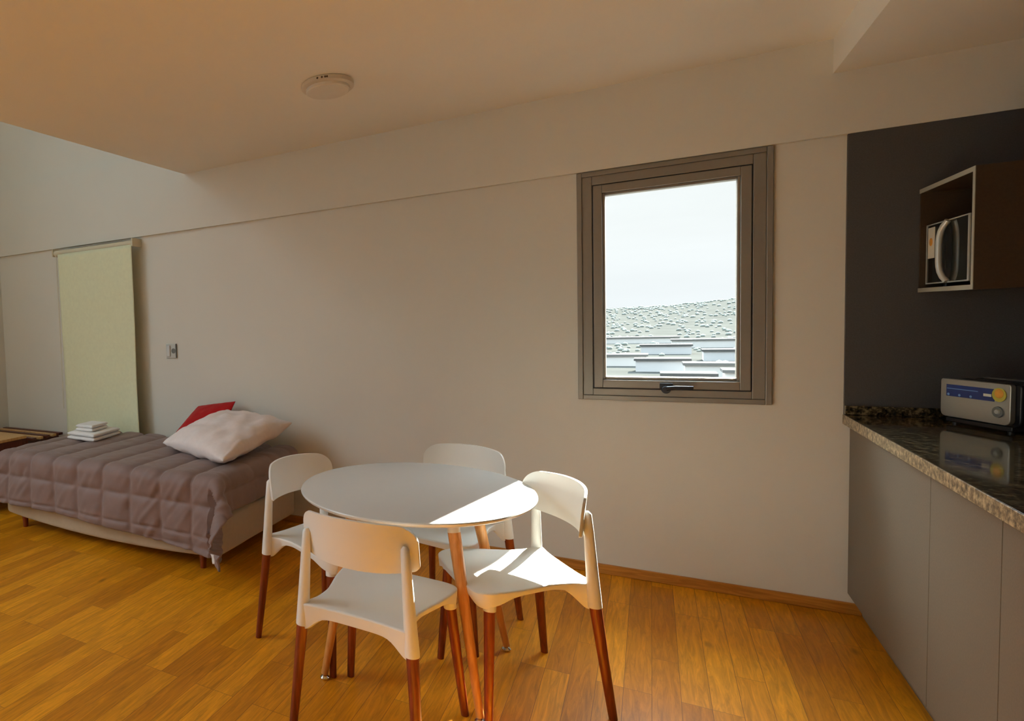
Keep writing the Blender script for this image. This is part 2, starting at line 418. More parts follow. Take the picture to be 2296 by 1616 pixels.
# cloth: slightly wavy towards the bottom
bm = bmesh.new(); rows = []
for i in range(61):
    z = 2.06 - i / 60 * 1.98; w = (i / 60) ** 1.6; row = []
    for j in range(61):
        u = j / 60; x = -4.272 + u * 0.862 + (0.012 * math.sin(z * 4.0) * (u - 0.5) * 2 * w)
        y = 3.686 + 0.010 * w * math.sin(u * 9 + 0.6) + 0.006 * w * math.sin(u * 23 + z * 2) - 0.012 * w * math.sin(z * 2.2) + (0.022 * w if u < 0.02 else 0)
        row.append((x, y, z))
    rows.append(row)
grid_mesh(bm, rows); c_ = wfin('cloth', bm, M['blind'], rb, angle=3)
s = c_.modifiers.new('thick', 'SOLIDIFY'); s.thickness = 0.0012
bm = bmesh.new(); bx(bm, (-4.275, 3.668, 0.06), (-3.41, 3.690, 0.085)); wfin('bottom_bar', bm, M['cream'], rb, bevel=0.003)
bm = bmesh.new(); tube(bm, [(-4.30, 3.69, 2.06), (-4.293, 3.685, 1.4), (-4.296, 3.682, 0.75), (-4.30, 3.69, 0.72), (-4.306, 3.70, 0.75), (-4.306, 3.705, 2.06)], 0.0022, 8); wfin('cord', bm, M['paper'], rb)

# ------------------------------------------------------------------ switch plate
sp = empty('light_switch', (-3.128, WY, 1.21)); tag(sp, 'small pale switch and socket plate on the wall above the bed', 'switch')
wbox('plate', (-3.180, WY - 0.010, 1.154), (-3.076, WY, 1.269), M['switch'], sp, 0.004)
wbox('rocker', (-3.168, WY - 0.020, 1.168), (-3.134, WY - 0.008, 1.256), M['white'], sp, 0.005)
bm = bmesh.new(); tube(bm, [(-3.104, WY - 0.006, 1.212), (-3.104, WY - 0.013, 1.212)], 0.020, 24)
so = wfin('socket', bm, M['greypl'], sp)
wbox('side_cover', (-3.083, WY - 0.013, 1.158), (-3.076, WY - 0.004, 1.266), M['greypl'], sp)

# ------------------------------------------------------------------ ceiling light
cl = empty('ceiling_light', (-1.288, 2.812, CZ)); tag(cl, 'round flat ceiling light on the low ceiling, switched off', 'ceiling light')
def rfin(name, bm, m, parent, **k): return finish(name, bm, m, parent, **k)
bm = bmesh.new(); lathe(bm, [(0.0, 0.0), (0.118, 0.0), (0.124, -0.004), (0.124, -0.022), (0.116, -0.026), (0.0, -0.026)], n=64); rfin('rim', bm, M['lamprim'], cl, angle=0.5)
bm = bmesh.new(); lathe(bm, [(0.104, -0.024), (0.104, -0.038), (0.098, -0.042), (0.0, -0.044)], n=64); rfin('diffuser', bm, M['diff'], cl, angle=0.5)
bm = bmesh.new()
for a in (-87, -77, -70, -66):
    t = math.radians(a); c, s_ = math.cos(t), math.sin(t)
    tube(bm, [(0.118 * c, 0.118 * s_, -0.013), (0.1252 * c, 0.1252 * s_, -0.013)], 0.0048, 10)
rfin('vent_slots', bm, M['slot'], cl)

# ------------------------------------------------------------------ table
tb = empty('dining_table', (-0.794, 2.44, 0)); tag(tb, 'round white dining table on splayed beech legs, half in sunlight', 'table')
bm = bmesh.new(); lathe(bm, [(0.0, 0.726), (0.440, 0.726), (0.448, 0.724), (0.450, 0.720), (0.447, 0.713), (0.436, 0.706), (0.0, 0.706)], n=128)
rfin('tabletop', bm, M['white'], tb, angle=0.35)
tang = [(-0.501, 2.182), (-1.068, 2.157), (-0.493, 2.731), (-1.062, 2.712)]
for (fx, fy) in tang:
    v = Vector((fx + 0.794, fy - 2.44)); u = v.normalized(); R0 = 0.400
    ft = u * R0; tp = u * 0.268
    P0 = Vector((tp.x, tp.y, 0.630)); P1 = Vector((ft.x, ft.y, 0.020))
    bm = bmesh.new(); tube(bm, [P1, P1.lerp(P0, 0.5), P0], [0.0135, 0.0185, 0.0225], 24)
    lg = rfin('leg', bm, M['beech'], tb)
    bm = bmesh.new(); lathe(bm, [(0.0, 0.0), (0.014, 0.0), (0.018, 0.004), (0.018, 0.008), (0.012, 0.014), (0.0085, 0.016), (0.0085, 0.026), (0, 0.026)], c=(ft.x, ft.y, 0), n=24)
    rfin('foot_cap', bm, M['chrome'], lg)
    bm = bmesh.new()
    d = (P0 - P1).normalized(); tube(bm, [P0 - d * 0.002, P0 + d * 0.070], [0.0225, 0.0235], 24)
    q = u * 0.24
    lathe(bm, [(0, 0.706), (0.045, 0.706), (0.045, 0.700), (0.028, 0.696), (0, 0.694)], c=(q.x, q.y, 0), n=28)
    rfin('bracket', bm, M['shell'], tb)
# cross rails under the top
bm = bmesh.new()
for a in (0, 1):
    u = Vector((math.cos(PI / 4 + a * PI / 2), math.sin(PI / 4 + a * PI / 2), 0)); w = Vector((-u.y, u.x, 0)) * 0.018
    vs = [bm.verts.new(p) for p in (u * 0.22 + w + Vector((0, 0, 0.692)), u * 0.22 - w + Vector((0, 0, 0.692)), -u * 0.22 - w + Vector((0, 0, 0.692)), -u * 0.22 + w + Vector((0, 0, 0.692)))]
    vt = [bm.verts.new(v.co + Vector((0, 0, 0.014))) for v in vs]
    bm.faces.new(vs); bm.faces.new(vt)
    for k in range(4): bm.faces.new((vs[k], vs[(k + 1) % 4], vt[(k + 1) % 4], vt[k]))
rfin('under_rail', bm, M['shell'], tb, smooth=False)

# ------------------------------------------------------------------ chair
def seat_outline(n=120):
    """half outline control points (x,y) from rear centre to front centre, right side"""
    ctrl = [(0, -0.186), (0.10, -0.188), (0.160, -0.196), (0.184, -0.196), (0.190, -0.180), (0.180, -0.155), (0.169, -0.115), (0.169, -0.05), (0.180, 0.0), (0.196, 0.06), (0.207, 0.12), (0.212, 0.165),
            (0.208, 0.198), (0.190, 0.222), (0.160, 0.234), (0.10, 0.240), (0, 0.242)]
    def cr(p0, p1, p2, p3, t):
        return tuple(0.5 * ((2 * b) + (-a + c) * t + (2 * a - 5 * b + 4 * c - d) * t * t + (-a + 3 * b - 3 * c + d) * t ** 3) for a, b, c, d in zip(p0, p1, p2, p3))
    mir = lambda p: (-p[0], p[1])
    full = ctrl + [mir(p) for p in reversed(ctrl[1:-1])]
    out = []; N = len(full)
    for i in range(N):
        for k in range(5):
            out.append(cr(full[i - 1], full[i], full[(i + 1) % N], full[(i + 2) % N], k / 5))
    return out

def seat_z(x, y):
    r = min(1, math.hypot(x / 0.17, (y - 0.0) / 0.17))
    z = 0.462 - 0.012 * (1 - r * r) ** 1 if r < 1 else 0.462
    if y > 0.15: z -= 0.9 * (y - 0.15) ** 2
    if y < -0.12: z += 0.3 * (y + 0.12) ** 2
    return z

def make_chair():
    root = empty('dining_chair')
    OL = seat_outline(); n = len(OL)
    bm = bmesh.new()
    c = (0, 0.02)
    rings = []
    for f in (0.0001, 0.2, 0.4, 0.6, 0.75, 0.87, 0.95, 0.985):
        rings.append([bm.verts.new((c[0] + (p[0] - c[0]) * f, c[1] + (p[1] - c[1]) * f, seat_z(c[0] + (p[0] - c[0]) * f, c[1] + (p[1] - c[1]) * f))) for p in OL])
    def skirt(p):
        x, y = abs(p[0]), p[1]
        s = 0.013
        # deeper at the front legs and along the rear rail
        s += 0.040 * math.exp(-(((x - 0.185) / 0.045) ** 2 + ((y - 0.185) / 0.060) ** 2))
        s += 0.052 * math.exp(-(((x - 0.190) / 0.050) ** 2 + ((y + 0.19) / 0.065) ** 2))
        s += 0.020 * min(1, max(0, (-0.10 - y) / 0.07))
        if y > 0.2: s += 0.006
        return s
    edge = []
    for dz, sc_ in ((-0.003, 1.0), (-0.007, 1.0)):
        edge.append([bm.verts.new((p[0] * sc_, p[1] * sc_, seat_z(*p) + dz)) for p in OL])
    low = [bm.verts.new((c[0] + (p[0] - c[0]) * 0.985, c[1] + (p[1] - c[1]) * 0.985, seat_z(*p) - 0.007 - skirt(p))) for p in OL]
    low2 = [bm.verts.new((c[0] + (p[0] - c[0]) * 0.94, c[1] + (p[1] - c[1]) * 0.94, seat_z(*p) - 0.007 - skirt(p))) for p in OL]
    inn = [bm.verts.new((c[0] + (p[0] - c[0]) * 0.92, c[1] + (p[1] - c[1]) * 0.92, seat_z(*p) - 0.012)) for p in OL]
    inn2 = [bm.verts.new((c[0] + (p[0] - c[0]) * 0.5, c[1] + (p[1] - c[1]) * 0.5, seat_z(0, 0.02) - 0.010)) for p in OL]
    allr = rings + edge + [low, low2, inn, inn2]
    for a, b in zip(allr, allr[1:]):
        for k in range(n): bm.faces.new((a[k], a[(k + 1) % n], b[(k + 1) % n], b[k]))
    bm.faces.new(rings[0]); bm.faces.new(inn2)
    finish('seat', bm, M['shell'], root, angle=0.9)
    # curved backrest
    bm = bmesh.new()
    NU, NV = 48, 14
    def back(u, v, off):
        # u -1..1 across, v 0..1 up ; rounded-corner outline
        x = 0.201 * u
        lo = 0.622 + 0.010 * abs(u) ** 3
        hi = 0.785 - 0.012 * u * u
        # rounded corners: large at top, smaller at the bottom
        a = abs(u)
        rt = 0.055; rb = 0.014
        dx = 0.201 * (1 - a)
        if dx < rt: hi -= rt * (1 - math.sqrt(max(0, 1 - ((rt - dx) / rt) ** 2)))
        if dx < rb: lo += rb * (1 - math.sqrt(max(0, 1 - ((rb - dx) / rb) ** 2)))
        z = lo + (hi - lo) * v
        y = -0.210 + 0.076 * a ** 2.2 - 0.12 * (z - 0.70) + off
        return (x, y, z)
    us = [math.sin(-PI / 2 + PI * i / NU) for i in range(NU + 1)]
    th = 0.0055
    F_ = grid_mesh(bm, [[back(u, j / NV, th) for j in range(NV + 1)] for u in us])
    B_ = grid_mesh(bm, [[back(u, j / NV, -th) for j in range(NV + 1)] for u in us])
    rim = lambda V: [V[i][0] for i in range(NU + 1)] + [V[NU][j] for j in range(1, NV + 1)] + [V[i][NV] for i in range(NU - 1, -1, -1)] + [V[0][j] for j in range(NV - 1, 0, -1)]
    ra, rb_ = rim(F_), rim(B_)
    for k in range(len(ra)):
        bm.faces.new((ra[k], ra[(k + 1) % len(ra)], rb_[(k + 1) % len(ra)], rb_[k]))
    o = finish('backrest', bm, M['shell'], root, angle=0.9)
    b = o.modifiers.new('bevel', 'BEVEL'); b.width = 0.003; b.segments = 2; b.limit_method = 'ANGLE'; b.angle_limit = 1.0
    for s in (-1, 1):
        # upright rises from the rear socket and ends in a dome behind the backrest
        bm = bmesh.new()
        foot = Vector((s * 0.222, -0.225, 0)); jn = Vector((s * 0.192, -0.182, 0.385)); top = Vector((s * 0.172, -0.170, 0.705))
        mid = jn.lerp(top, 0.35)
        tube(bm, [jn, jn.lerp(mid, 0.15), mid, jn.lerp(top, 0.8), top, top + Vector((0, 0.002, 0.010))], [0.0225, 0.0225, 0.0195, 0.016, 0.0135, 0.006], 24)
        finish('upright', bm, M['shell'], root, angle=1.0)
        bm = bmesh.new(); tube(bm, [foot, foot.lerp(jn, 0.5), jn + Vector((0, 0, 0.01))], [0.0135, 0.0165, 0.0195], 24)
        finish('leg', bm, M['teak'], root, angle=1.0)
        bm = bmesh.new()
        ff = Vector((s * 0.222, 0.212, 0)); fj = Vector((s * 0.186, 0.186, 0.390)); ft = Vector((s * 0.180, 0.182, 0.449))
        tube(bm, [fj, fj.lerp(ft, 0.5), ft], [0.0215, 0.0225, 0.024], 24)
        finish('front_socket', bm, M['shell'], root, angle=1.0)
        bm = bmesh.new(); tube(bm, [ff, ff.lerp(fj, 0.5), fj + Vector((0, 0, 0.01))], [0.0135, 0.0165, 0.0190], 24)
        finish('leg', bm, M['teak'], root, angle=1.0)
    return root

chair0 = make_chair()
chairs = [((-0.783, 1.995), (0.06, 1), 'white chair nearest the camera, its back turned and glowing orange'),
          ((-1.192, 2.452), (0.961, -0.275), 'white chair at the left of the table beside the bed'),
          ((-0.423, 2.468), (-0.81, -0.587), 'white chair right of the table with sunlight on its seat'),
          ((-0.772, 2.866), (-0.233, -0.972), 'white chair behind the table by the wall, half hidden')]
for i, (c, f, lab) in enumerate(chairs):
    o = chair0 if i == 0 else copy_tree(chair0)
    o.location = (c[0], c[1], 0); o.rotation_euler = (0, 0, math.atan2(f[1], f[0]) - PI / 2)
    tag(o, lab, 'chair', 'dining chairs around the round table')

# ------------------------------------------------------------------ bed
X0, X1, Y0, Y1 = -3.885, -2.00, 2.76, 3.655
bed = empty('single_bed', (-2.95, 3.26, 0)); tag(bed, 'single divan bed with beige fabric base against the long wall', 'bed')
def soft_box(name, a, b, r, m, parent, sag=0.0, nx=60, wrinkle=0.0):
    """box with rounded edges and a slightly sagging, wrinkled skin"""
    bm = bmesh.new(); bx(bm, a, b)
    bmesh.ops.subdivide_edges(bm, edges=bm.edges[:], cuts=1, use_grid_fill=True)
    bmesh.ops.bevel(bm, geom=[e for e in bm.edges if e.calc_face_angle(0) > 0.5], offset=r, segments=4, profile=0.5, affect='EDGES')
    bmesh.ops.triangulate(bm, faces=[f for f in bm.faces if len(f.verts) > 4])
    bmesh.ops.subdivide_edges(bm, edges=[e for e in bm.edges if e.calc_length() > 0.12], cuts=5, use_grid_fill=True)
    for v in bm.verts:
        if sag and v.co.z < (a[2] + b[2]) / 2:
            u = (v.co.x - a[0]) / (b[0] - a[0]); v.co.z -= sag * math.sin(PI * max(0, min(1, u))) ** 0.7 * (1 if v.co.y < a[1] + 0.3 else 0.3)
        if wrinkle:
            nv = noise.noise_vector(v.co * 9) * wrinkle; v.co += nv
    return P(finish(name, bm, m, None, angle=1.0), parent)
soft_box('base', (X0, Y0, 0.112), (X1, Y1, 0.33), 0.025, M['base'], bed, sag=0.050)
soft_box('mattress', (X0 + 0.05, Y0 + 0.01, 0.334), (X1 - 0.01, Y1, 0.535), 0.04, M['base'], bed)
for (x, y) in ((-3.77, 2.83), (-2.17, 2.83), (-3.77, 3.57), (-2.17, 3.57)):
    bm = bmesh.new(); tube(bm, [(x, y, 0), (x, y, 0.13)], [0.018, 0.024], 20); P(finish('leg', bm, M['teak'], None), bed)

# quilt: cloth coordinates s (past the head end), t (past the near edge)
TOPZ = 0.552
def roll(u, r=0.055):
    """horizontal advance beyond edge start, drop"""
    a0 = 0.0
    if u <= -r * 0.6: return u, 0.0
    q = u + r * 0.6; L = r * PI / 2
    if q < L:
        th = q / r; return -r * 0.6 + r * math.sin(th), r * (1 - math.cos(th))
    return -r * 0.6 + r, r + (q - L)
def quilt_pos(s, t, f):
    """s>0 past head end, f>0 past the foot end, t>0 past near edge"""
    if f < -5: ax, dx = roll(s); X = X1 + 0.030 - 0.018 * max(0, min(1, 1 + s / (X1 - X0))) + ax; side = 1
    else: ax, dx = roll(f); X = X0 + 0.030 - 0.018 * max(0, min(1, -f / (X1 - X0))) - ax; side = -1
    ay, dy = roll(t); Y = Y0 - 0.015 - ay
    if dx > 1e-6 and dy > 1e-6:
        rho = (dx ** 2.6 + dy ** 2.6) ** (1 / 2.6); ph = math.atan2(dy, dx); sn = 0.60 * math.sin(2 * ph) ** 0.9
        z = TOPZ - rho * math.sqrt(1 - sn * sn)
        k_ = 1.0 if side > 0 else 0.15
        X += side * k_ * rho * sn * math.cos(ph) * 1.05; Y -= k_ * rho * sn * math.sin(ph)
    else: z = TOPZ - max(dx, dy)
    if dy > 0.06:
        Y -= 0.05 * (dy - 0.06)
    return Vector((X, Y, z))
SS = []  # samples along the length: distance from foot overhang to head overhang
Ltop = X1 - X0; OF, OH, ON = 0.24, 0.185, 0.345
NS, NT = 260, 150
rows = []
for i in range(NS + 1):
    a = -OF + (Ltop + OF + OH) * i / NS       # 0 at foot edge, Ltop at head edge
    row = []
    for j in range(NT + 1):
        onl = ON + 0.075 * (a / Ltop) ** 2 if a > 0 else ON - 0.01
        t = -(Y1 - Y0) + 0.01 + ((Y1 - Y0) - 0.01 + onl) * j / NT
        # slightly wavy hems
        row.append((a, t))
    rows.append(row)
def qp(a, t):
    s = a - Ltop; f = -a
    if a > Ltop / 2: return quilt_pos(s, t, -9)
    return quilt_pos(-9, t, f)
def puff(a, t):
    ca = 0.5 + (a + 3.9 - 3.9 - (0.337 - 0.0)) / 0.2335      # channel seams
    fa = (a - (-3.563 - X0)) / 0.2335; ft = (t - 0.145) / 0.235
    da = abs(fa - round(fa)) * 0.2335; dt = abs(ft - round(ft)) * 0.235
    k = 0.030
    pa = 1 - math.exp(-(da / k) ** 1.1)
    kt = 1.0 if t > -0.05 else 0.22
    pt = 1 - kt * math.exp(-(dt / (k * 0.7)) ** 1.1)
    hem = 1 - math.exp(-(abs(t - (ON - 0.03)) / 0.008) ** 2) * 0.6
    h = 0.024 * pa * pt * hem
    w = noise.noise(Vector((a * 9, t * 14, 0.3))) * 0.004 + noise.noise(Vector((a * 22 + t * 14, t * 8, 2.0))) * 0.003 * (1.6 if t > 0 else 0.6)
    if t > 0.0 and (a > Ltop - 0.55 or a < 0.3):
        w += 0.007 * noise.noise(Vector((a * 26 + t * 22, t * 5, 5.0)))
    return h + w
PG = [[qp(a, t) for (a, t) in row] for row in rows]
bm = bmesh.new(); Q = []
for i in range(NS + 1):
    row = []
    for j in range(NT + 1):
        a, t = rows[i][j]
        du = PG[min(i + 1, NS)][j] - PG[max(i - 1, 0)][j]; dv = PG[i][min(j + 1, NT)] - PG[i][max(j - 1, 0)]
        nrm = du.cross(dv).normalized()
        if nrm.z < -0.2: nrm = -nrm
        c = Vector(((X0 + X1) / 2, (Y0 + Y1) / 2, 0.3))
        if (PG[i][j] - c).dot(nrm) < 0: nrm = -nrm
        p = PG[i][j] + nrm * (puff(a, t) + 0.004)
        # soft folds in the hanging part
        if t > 0.08:
            p += nrm * 0.012 * math.sin(a * 6.5 + 1.0) * min(1, (t - 0.08) / 0.2)
        p.z = max(p.z, 0.05)
        if p.y > Y1 + 0.005: p.y = Y1 + 0.005
        row.append(p)
    Q.append(row)
grid_mesh(bm, Q)
qo = finish('quilt', bm, M['quilt'], None, angle=3.2)
s = qo.modifiers.new('thick', 'SOLIDIFY'); s.thickness = 0.010; s.offset = -1
tag(qo, 'mauve grey channel-stitched quilt draped over the bed', 'quilt')
bm = bmesh.new()
rows_ = [[(-1.985 + 0.012 * j + 0.010 * i * 0.3, 2.655 + 0.004 * math.sin(i), 0.170 - 0.010 * i) for j in range(3)] for i in range(6)]
grid_mesh(bm, rows_); tg = finish('care_tag', bm, M['towel'], qo); s = tg.modifiers.new('t', 'SOLIDIFY'); s.thickness = 0.001
tg['label'] = 'white care tag'

# ------------------------------------------------------------------ pillows
def pillow_from(name, c00, c10, c11, c01, th, m, pinch=0.08, wr=0.006, n=44, power=0.45, seed=0.0):
    c00, c10, c11, c01 = map(Vector, (c00, c10, c11, c01))
    ctr = (c00 + c10 + c11 + c01) / 4
    bm = bmesh.new(); top = []; bot = []
    def base(u, v):
        # edges pulled in between the corners
        uu = u + (0.5 - u) * pinch * (1 - (2 * v - 1) ** 2) * 0 
        pu = 1 - pinch * (1 - abs(2 * v - 1) ** 2); pv = 1 - pinch * (1 - abs(2 * u - 1) ** 2)
        a = 0.5 + (u - 0.5) * pu; b = 0.5 + (v - 0.5) * pv
        return c00 * (1 - a) * (1 - b) + c10 * a * (1 - b) + c11 * a * b + c01 * (1 - a) * b
    N = ((c10 - c00).cross(c01 - c00)).normalized()
    if N.z < 0: N = -N
    for side, acc in ((1, top), (-1, bot)):
        for i in range(n + 1):
            row = []
            for j in range(n + 1):
                u = 0.5 - 0.5 * math.cos(PI * i / n); v = 0.5 - 0.5 * math.cos(PI * j / n)
                h = (max(0, 1 - (2 * u - 1) ** 2) * max(0, 1 - (2 * v - 1) ** 2)) ** power
                p = base(u, v) + N * side * th * h
                e = min(u, 1 - u, v, 1 - v)
                w = wr * noise.noise(Vector((u * 7, v * 7, seed + side))) * min(1, h * 2) + wr * 1.0 * noise.noise(Vector((u * 30, v * 5, seed))) * math.exp(-e * 9) * min(1, h * 3)
                row.append(p + N * w)
            acc.append(row)
    grid_mesh(bm, top); grid_mesh(bm, bot)
    bmesh.ops.remove_doubles(bm, verts=bm.verts, dist=0.0006)
    o = finish(name, bm, m, None, angle=2.5)
    return o
pl = pillow_from('pillow', (-2.73, 3.17, 0.625), (-2.05, 2.90, 0.620), (-1.985, 3.62, 0.735), (-2.56, 3.66, 0.765), 0.105, M['pillow'], wr=0.018, pinch=0.05, power=0.40)
tag(pl, 'large pale pinkish pillow lying at the head of the bed', 'pillow')
rc = pillow_from('cushion', (-2.93, 3.50, 0.59), (-2.50, 3.47, 0.60), (-2.485, 3.70, 0.850), (-2.85, 3.735, 0.795), 0.045, M['red'], wr=0.003, power=0.5, pinch=0.03)
tag(rc, 'bright red square cushion leaning on the wall behind the pillow', 'cushion')

# ------------------------------------------------------------------ towels
def towel(name, corners, z0, h, layers, label):
    c = [Vector((x, y, 0)) for x, y in corners]; ctr = sum(c, Vector()) / 4
    bm = bmesh.new(); n = 26
    lh = h / layers
    for L in range(layers):
        zc = z0 + lh * (L + 0.5); top = []; bot = []
        for sd, acc in ((1, top), (-1, bot)):
            for i in range(n + 1):
                row = []
                for j in range(n + 1):
                    u = 0.5 - 0.5 * math.cos(PI * i / n); v = 0.5 - 0.5 * math.cos(PI * j / n)
                    p = c[0] * (1 - u) * (1 - v) + c[1] * u * (1 - v) + c[2] * u * v + c[3] * (1 - u) * v
                    p = ctr + (p - ctr) * (1 - 0.012 * L)
                    hh = (max(0, 1 - (2 * u - 1) ** 10) * max(0, 1 - (2 * v - 1) ** 10)) ** 0.4
                    p.z = zc + sd * lh * 0.52 * hh + 0.002 * noise.noise(Vector((u * 5, v * 5, L + sd)))
                    row.append(p)
                acc.append(row)
        grid_mesh(bm, top); grid_mesh(bm, bot)
    bmesh.ops.remove_doubles(bm, verts=bm.verts, dist=0.0004)
    o = finish(name, bm, M['towel'], None, angle=2.0); tag(o, label, 'towel', 'folded towels on the bed'); return o
towel('folded_towel', [(-3.70, 3.19), (-3.385, 3.165), (-3.44, 3.50), (-3.76, 3.53)], 0.578, 0.060, 2, 'larger folded white towel lying on the quilt, under the small one')
towel('folded_towel', [(-3.64, 3.225), (-3.46, 3.225), (-3.49, 3.42), (-3.67, 3.42)], 0.640, 0.050, 2, 'smaller folded white towel on top of the larger one')

# ------------------------------------------------------------------ left corner furniture
ns = empty('bedside_cabinet', (-4.50, 3.05, 0)); tag(ns, 'dark red wooden cabinet with light top at the left edge by the bed', 'cabinet')
wbox('body', (-4.76, 2.84, 0.10), (-4.262, 3.24, 0.535), M['redwood'], ns, 0.004)
wbox('top', (-4.77, 2.83, 0.535), (-4.255, 3.25, 0.560), M['oak2'], ns, 0.004)
for (x, y) in ((-4.72, 2.88), (-4.30, 2.88), (-4.72, 3.20), (-4.30, 3.20)):
    wbox('leg', (x - 0.02, y - 0.02, 0), (x + 0.02, y + 0.02, 0.10), M['redwood'], ns)
bn = empty('slatted_bench', (-4.8, 3.56, 0)); tag(bn, 'low slatted wooden bench in the far left corner beyond the bed', 'bench')
for k in range(5):
    y = 3.40 + k * 0.072; wbox('slat', (-5.18, y, 0.475), (-4.38, y + 0.045, 0.497), M['oak2'] if k % 2 else M['redwood'], bn, 0.003)
for x in (-5.12, -4.46):
    wbox('rail', (x - 0.02, 3.40, 0.435), (x + 0.02, 3.735, 0.474), M['redwood'], bn)
    for y in (3.42, 3.70): wbox('leg', (x - 0.02, y - 0.02, 0), (x + 0.02, y + 0.02, 0.435), M['redwood'], bn)

# ------------------------------------------------------------------ kitchen base cabinets
FX = 0.731
units = [(2.812, 3.776, 'wide grey base cabinet nearest the window wall'), (2.330, 2.812, 'narrow grey base cabinet in the middle of the visible row'),
         (1.60, 2.330, 'grey base cabinet at the right edge of the photo')]
for (a, b, lab) in units:
    e = empty('base_cabinet', ((FX + 1.27) / 2, (a + b) / 2, 0)); tag(e, lab, 'cabinet', 'grey kitchen base cabinets')
    wbox('body', (FX + 0.021, a + 0.0005, 0.10), (1.27, b - 0.0005, 0.858), M['cabin'], e)
    wbox('door', (FX, a + 0.0018, 0.098), (FX + 0.019, b - 0.0018, 0.856), M['cab'], e, 0.001)
    wbox('plinth', (0.781, a + 0.0005, 0.0), (0.795, b - 0.0005, 0.099), M['cab'], e)
wt = empty('worktop', (1.0, 2.5, 0.86)); tag(wt, 'polished speckled brown granite worktop running along the kitchen', 'worktop')
wbox('slab', (0.7105, 0.9, 0.862), (1.272, 3.774, 0.905), M['granite'], wt, 0.001)
wbox('front_edge', (0.7065, 0.9, 0.862), (0.7102, 3.774, 0.9045), M['granite_lit'], wt, 0.0015)['label'] = 'granite edge with side light put into its colour'
wbox('upstand', (0.712, 3.754, 0.906), (1.270, 3.7715, 0.945), M['granite'], wt, 0.002)

# ------------------------------------------------------------------ microwave shelf cabinet
mc = empty('wall_cabinet', (1.1, 3.5, 1.43)); tag(mc, 'dark wall cabinet with an open microwave niche edged in aluminium', 'cabinet')
CA, CB, Z0, Z1, CX = 3.235, 3.770, 1.430, 1.855, 0.930
wbox('side_panel', (CX + 0.002, CA, Z0), (1.27, CA + 0.016, Z1), M['browncab'], mc)
wbox('top_panel', (CX + 0.002, CA + 0.016, Z1 - 0.016), (1.27, CB, Z1), M['browncab'], mc)
wbox('bottom_panel', (CX + 0.002, CA + 0.016, Z0), (1.27, CB, Z0 + 0.016), M['browncab'], mc)
wbox('back_panel', (1.255, CA + 0.016, Z0 + 0.016), (1.27, CB, Z1 - 0.016), M['cabin'], mc)
wbox('far_panel', (CX + 0.002, CB - 0.012, Z0 + 0.016), (1.254, CB, Z1 - 0.016), M['browncab'], mc)
for nm, a, b in (('edge_strip', (CX, CA, Z0), (CX + 0.002, CA + 0.017, Z1)), ('edge_strip', (CX, CA + 0.017, Z1 - 0.017), (CX + 0.002, CB, Z1)), ('edge_strip', (CX, CA + 0.017, Z0), (CX + 0.002, CB, Z0 + 0.017))):
    wbox(nm, a, b, M['edge'], mc)
mw = empty('microwave', (1.1, 3.55, Z0 + 0.016)); tag(mw, 'black microwave oven with curved silver handle inside the niche', 'microwave')
MA, MB_, MZ0, MZ1, MX = 3.325, 3.750, 1.462, 1.703, 0.950
wbox('body', (MX + 0.016, MA + 0.004, MZ0), (1.24, MB_ - 0.004, MZ1 - 0.004), M['greypl'], mw, 0.004)
wbox('door', (MX, MA, MZ0), (MX + 0.015, 3.553, MZ1), M['blackglass'], mw, 0.002)
wbox('control_panel', (MX, 3.555, MZ0), (MX + 0.015, MB_, MZ1), M['blackglass'], mw, 0.002)
bm = bmesh.new()
bx(bm, (MX - 0.004, MA, MZ0), (MX - 0.0005, MA + 0.014, MZ1)); bx(bm, (MX - 0.003, MA + 0.014, MZ1 - 0.004), (MX - 0.0005, MB_, MZ1)); bx(bm, (MX - 0.003, MA + 0.014, MZ0), (MX - 0.0005, MB_, MZ0 + 0.005)); bx(bm, (MX - 0.003, MB_ - 0.003, MZ0 + 0.005), (MX - 0.0005, MB_, MZ1 - 0.004))
wfin('trim_frame', bm, M['silverpl'], mw, smooth=False)
bm = bmesh.new()
pts = []
for k in range(13):
    a = k / 12; z = MZ0 + 0.004 + a * (MZ1 - MZ0 - 0.008); bow = 1 - (2 * a - 1) ** 4
    pts.append((MX - 0.006 - 0.016 * bow, 3.515 + 0.026 * bow, z))
tube(bm, pts, 0.0095, 14); wfin('handle', bm, M['silverpl'], mw)
st = wbox('sticker', (MX - 0.001, 3.668, 1.566), (MX - 0.0002, 3.738, 1.690), M['paper'], mw); st['label'] = 'pale yellow energy sticker'
bm = bmesh.new(); tube(bm, [(MX - 0.0025, 3.703, 1.632), (MX - 0.0012, 3.703, 1.632)], 0.016, 20); wfin('sticker_mark', bm, M['orange'], mw)
for (y, z) in ((3.36, MZ0), (3.72, MZ0)):
    bm = bmesh.new(); tube(bm, [(MX + 0.05, y, Z0 + 0.016), (MX + 0.05, y, z + 0.002)], 0.010, 12); wfin('foot', bm, M['black'], mw)

# ------------------------------------------------------------------ toaster
pA = Vector((0.966, 3.632, 0)); pB = Vector((1.070, 3.377, 0)); dv = (pB - pA); LT = dv.length
to = empty('toaster', ((pA + pB) / 2).to_tuple()); to.location.z = 0.905
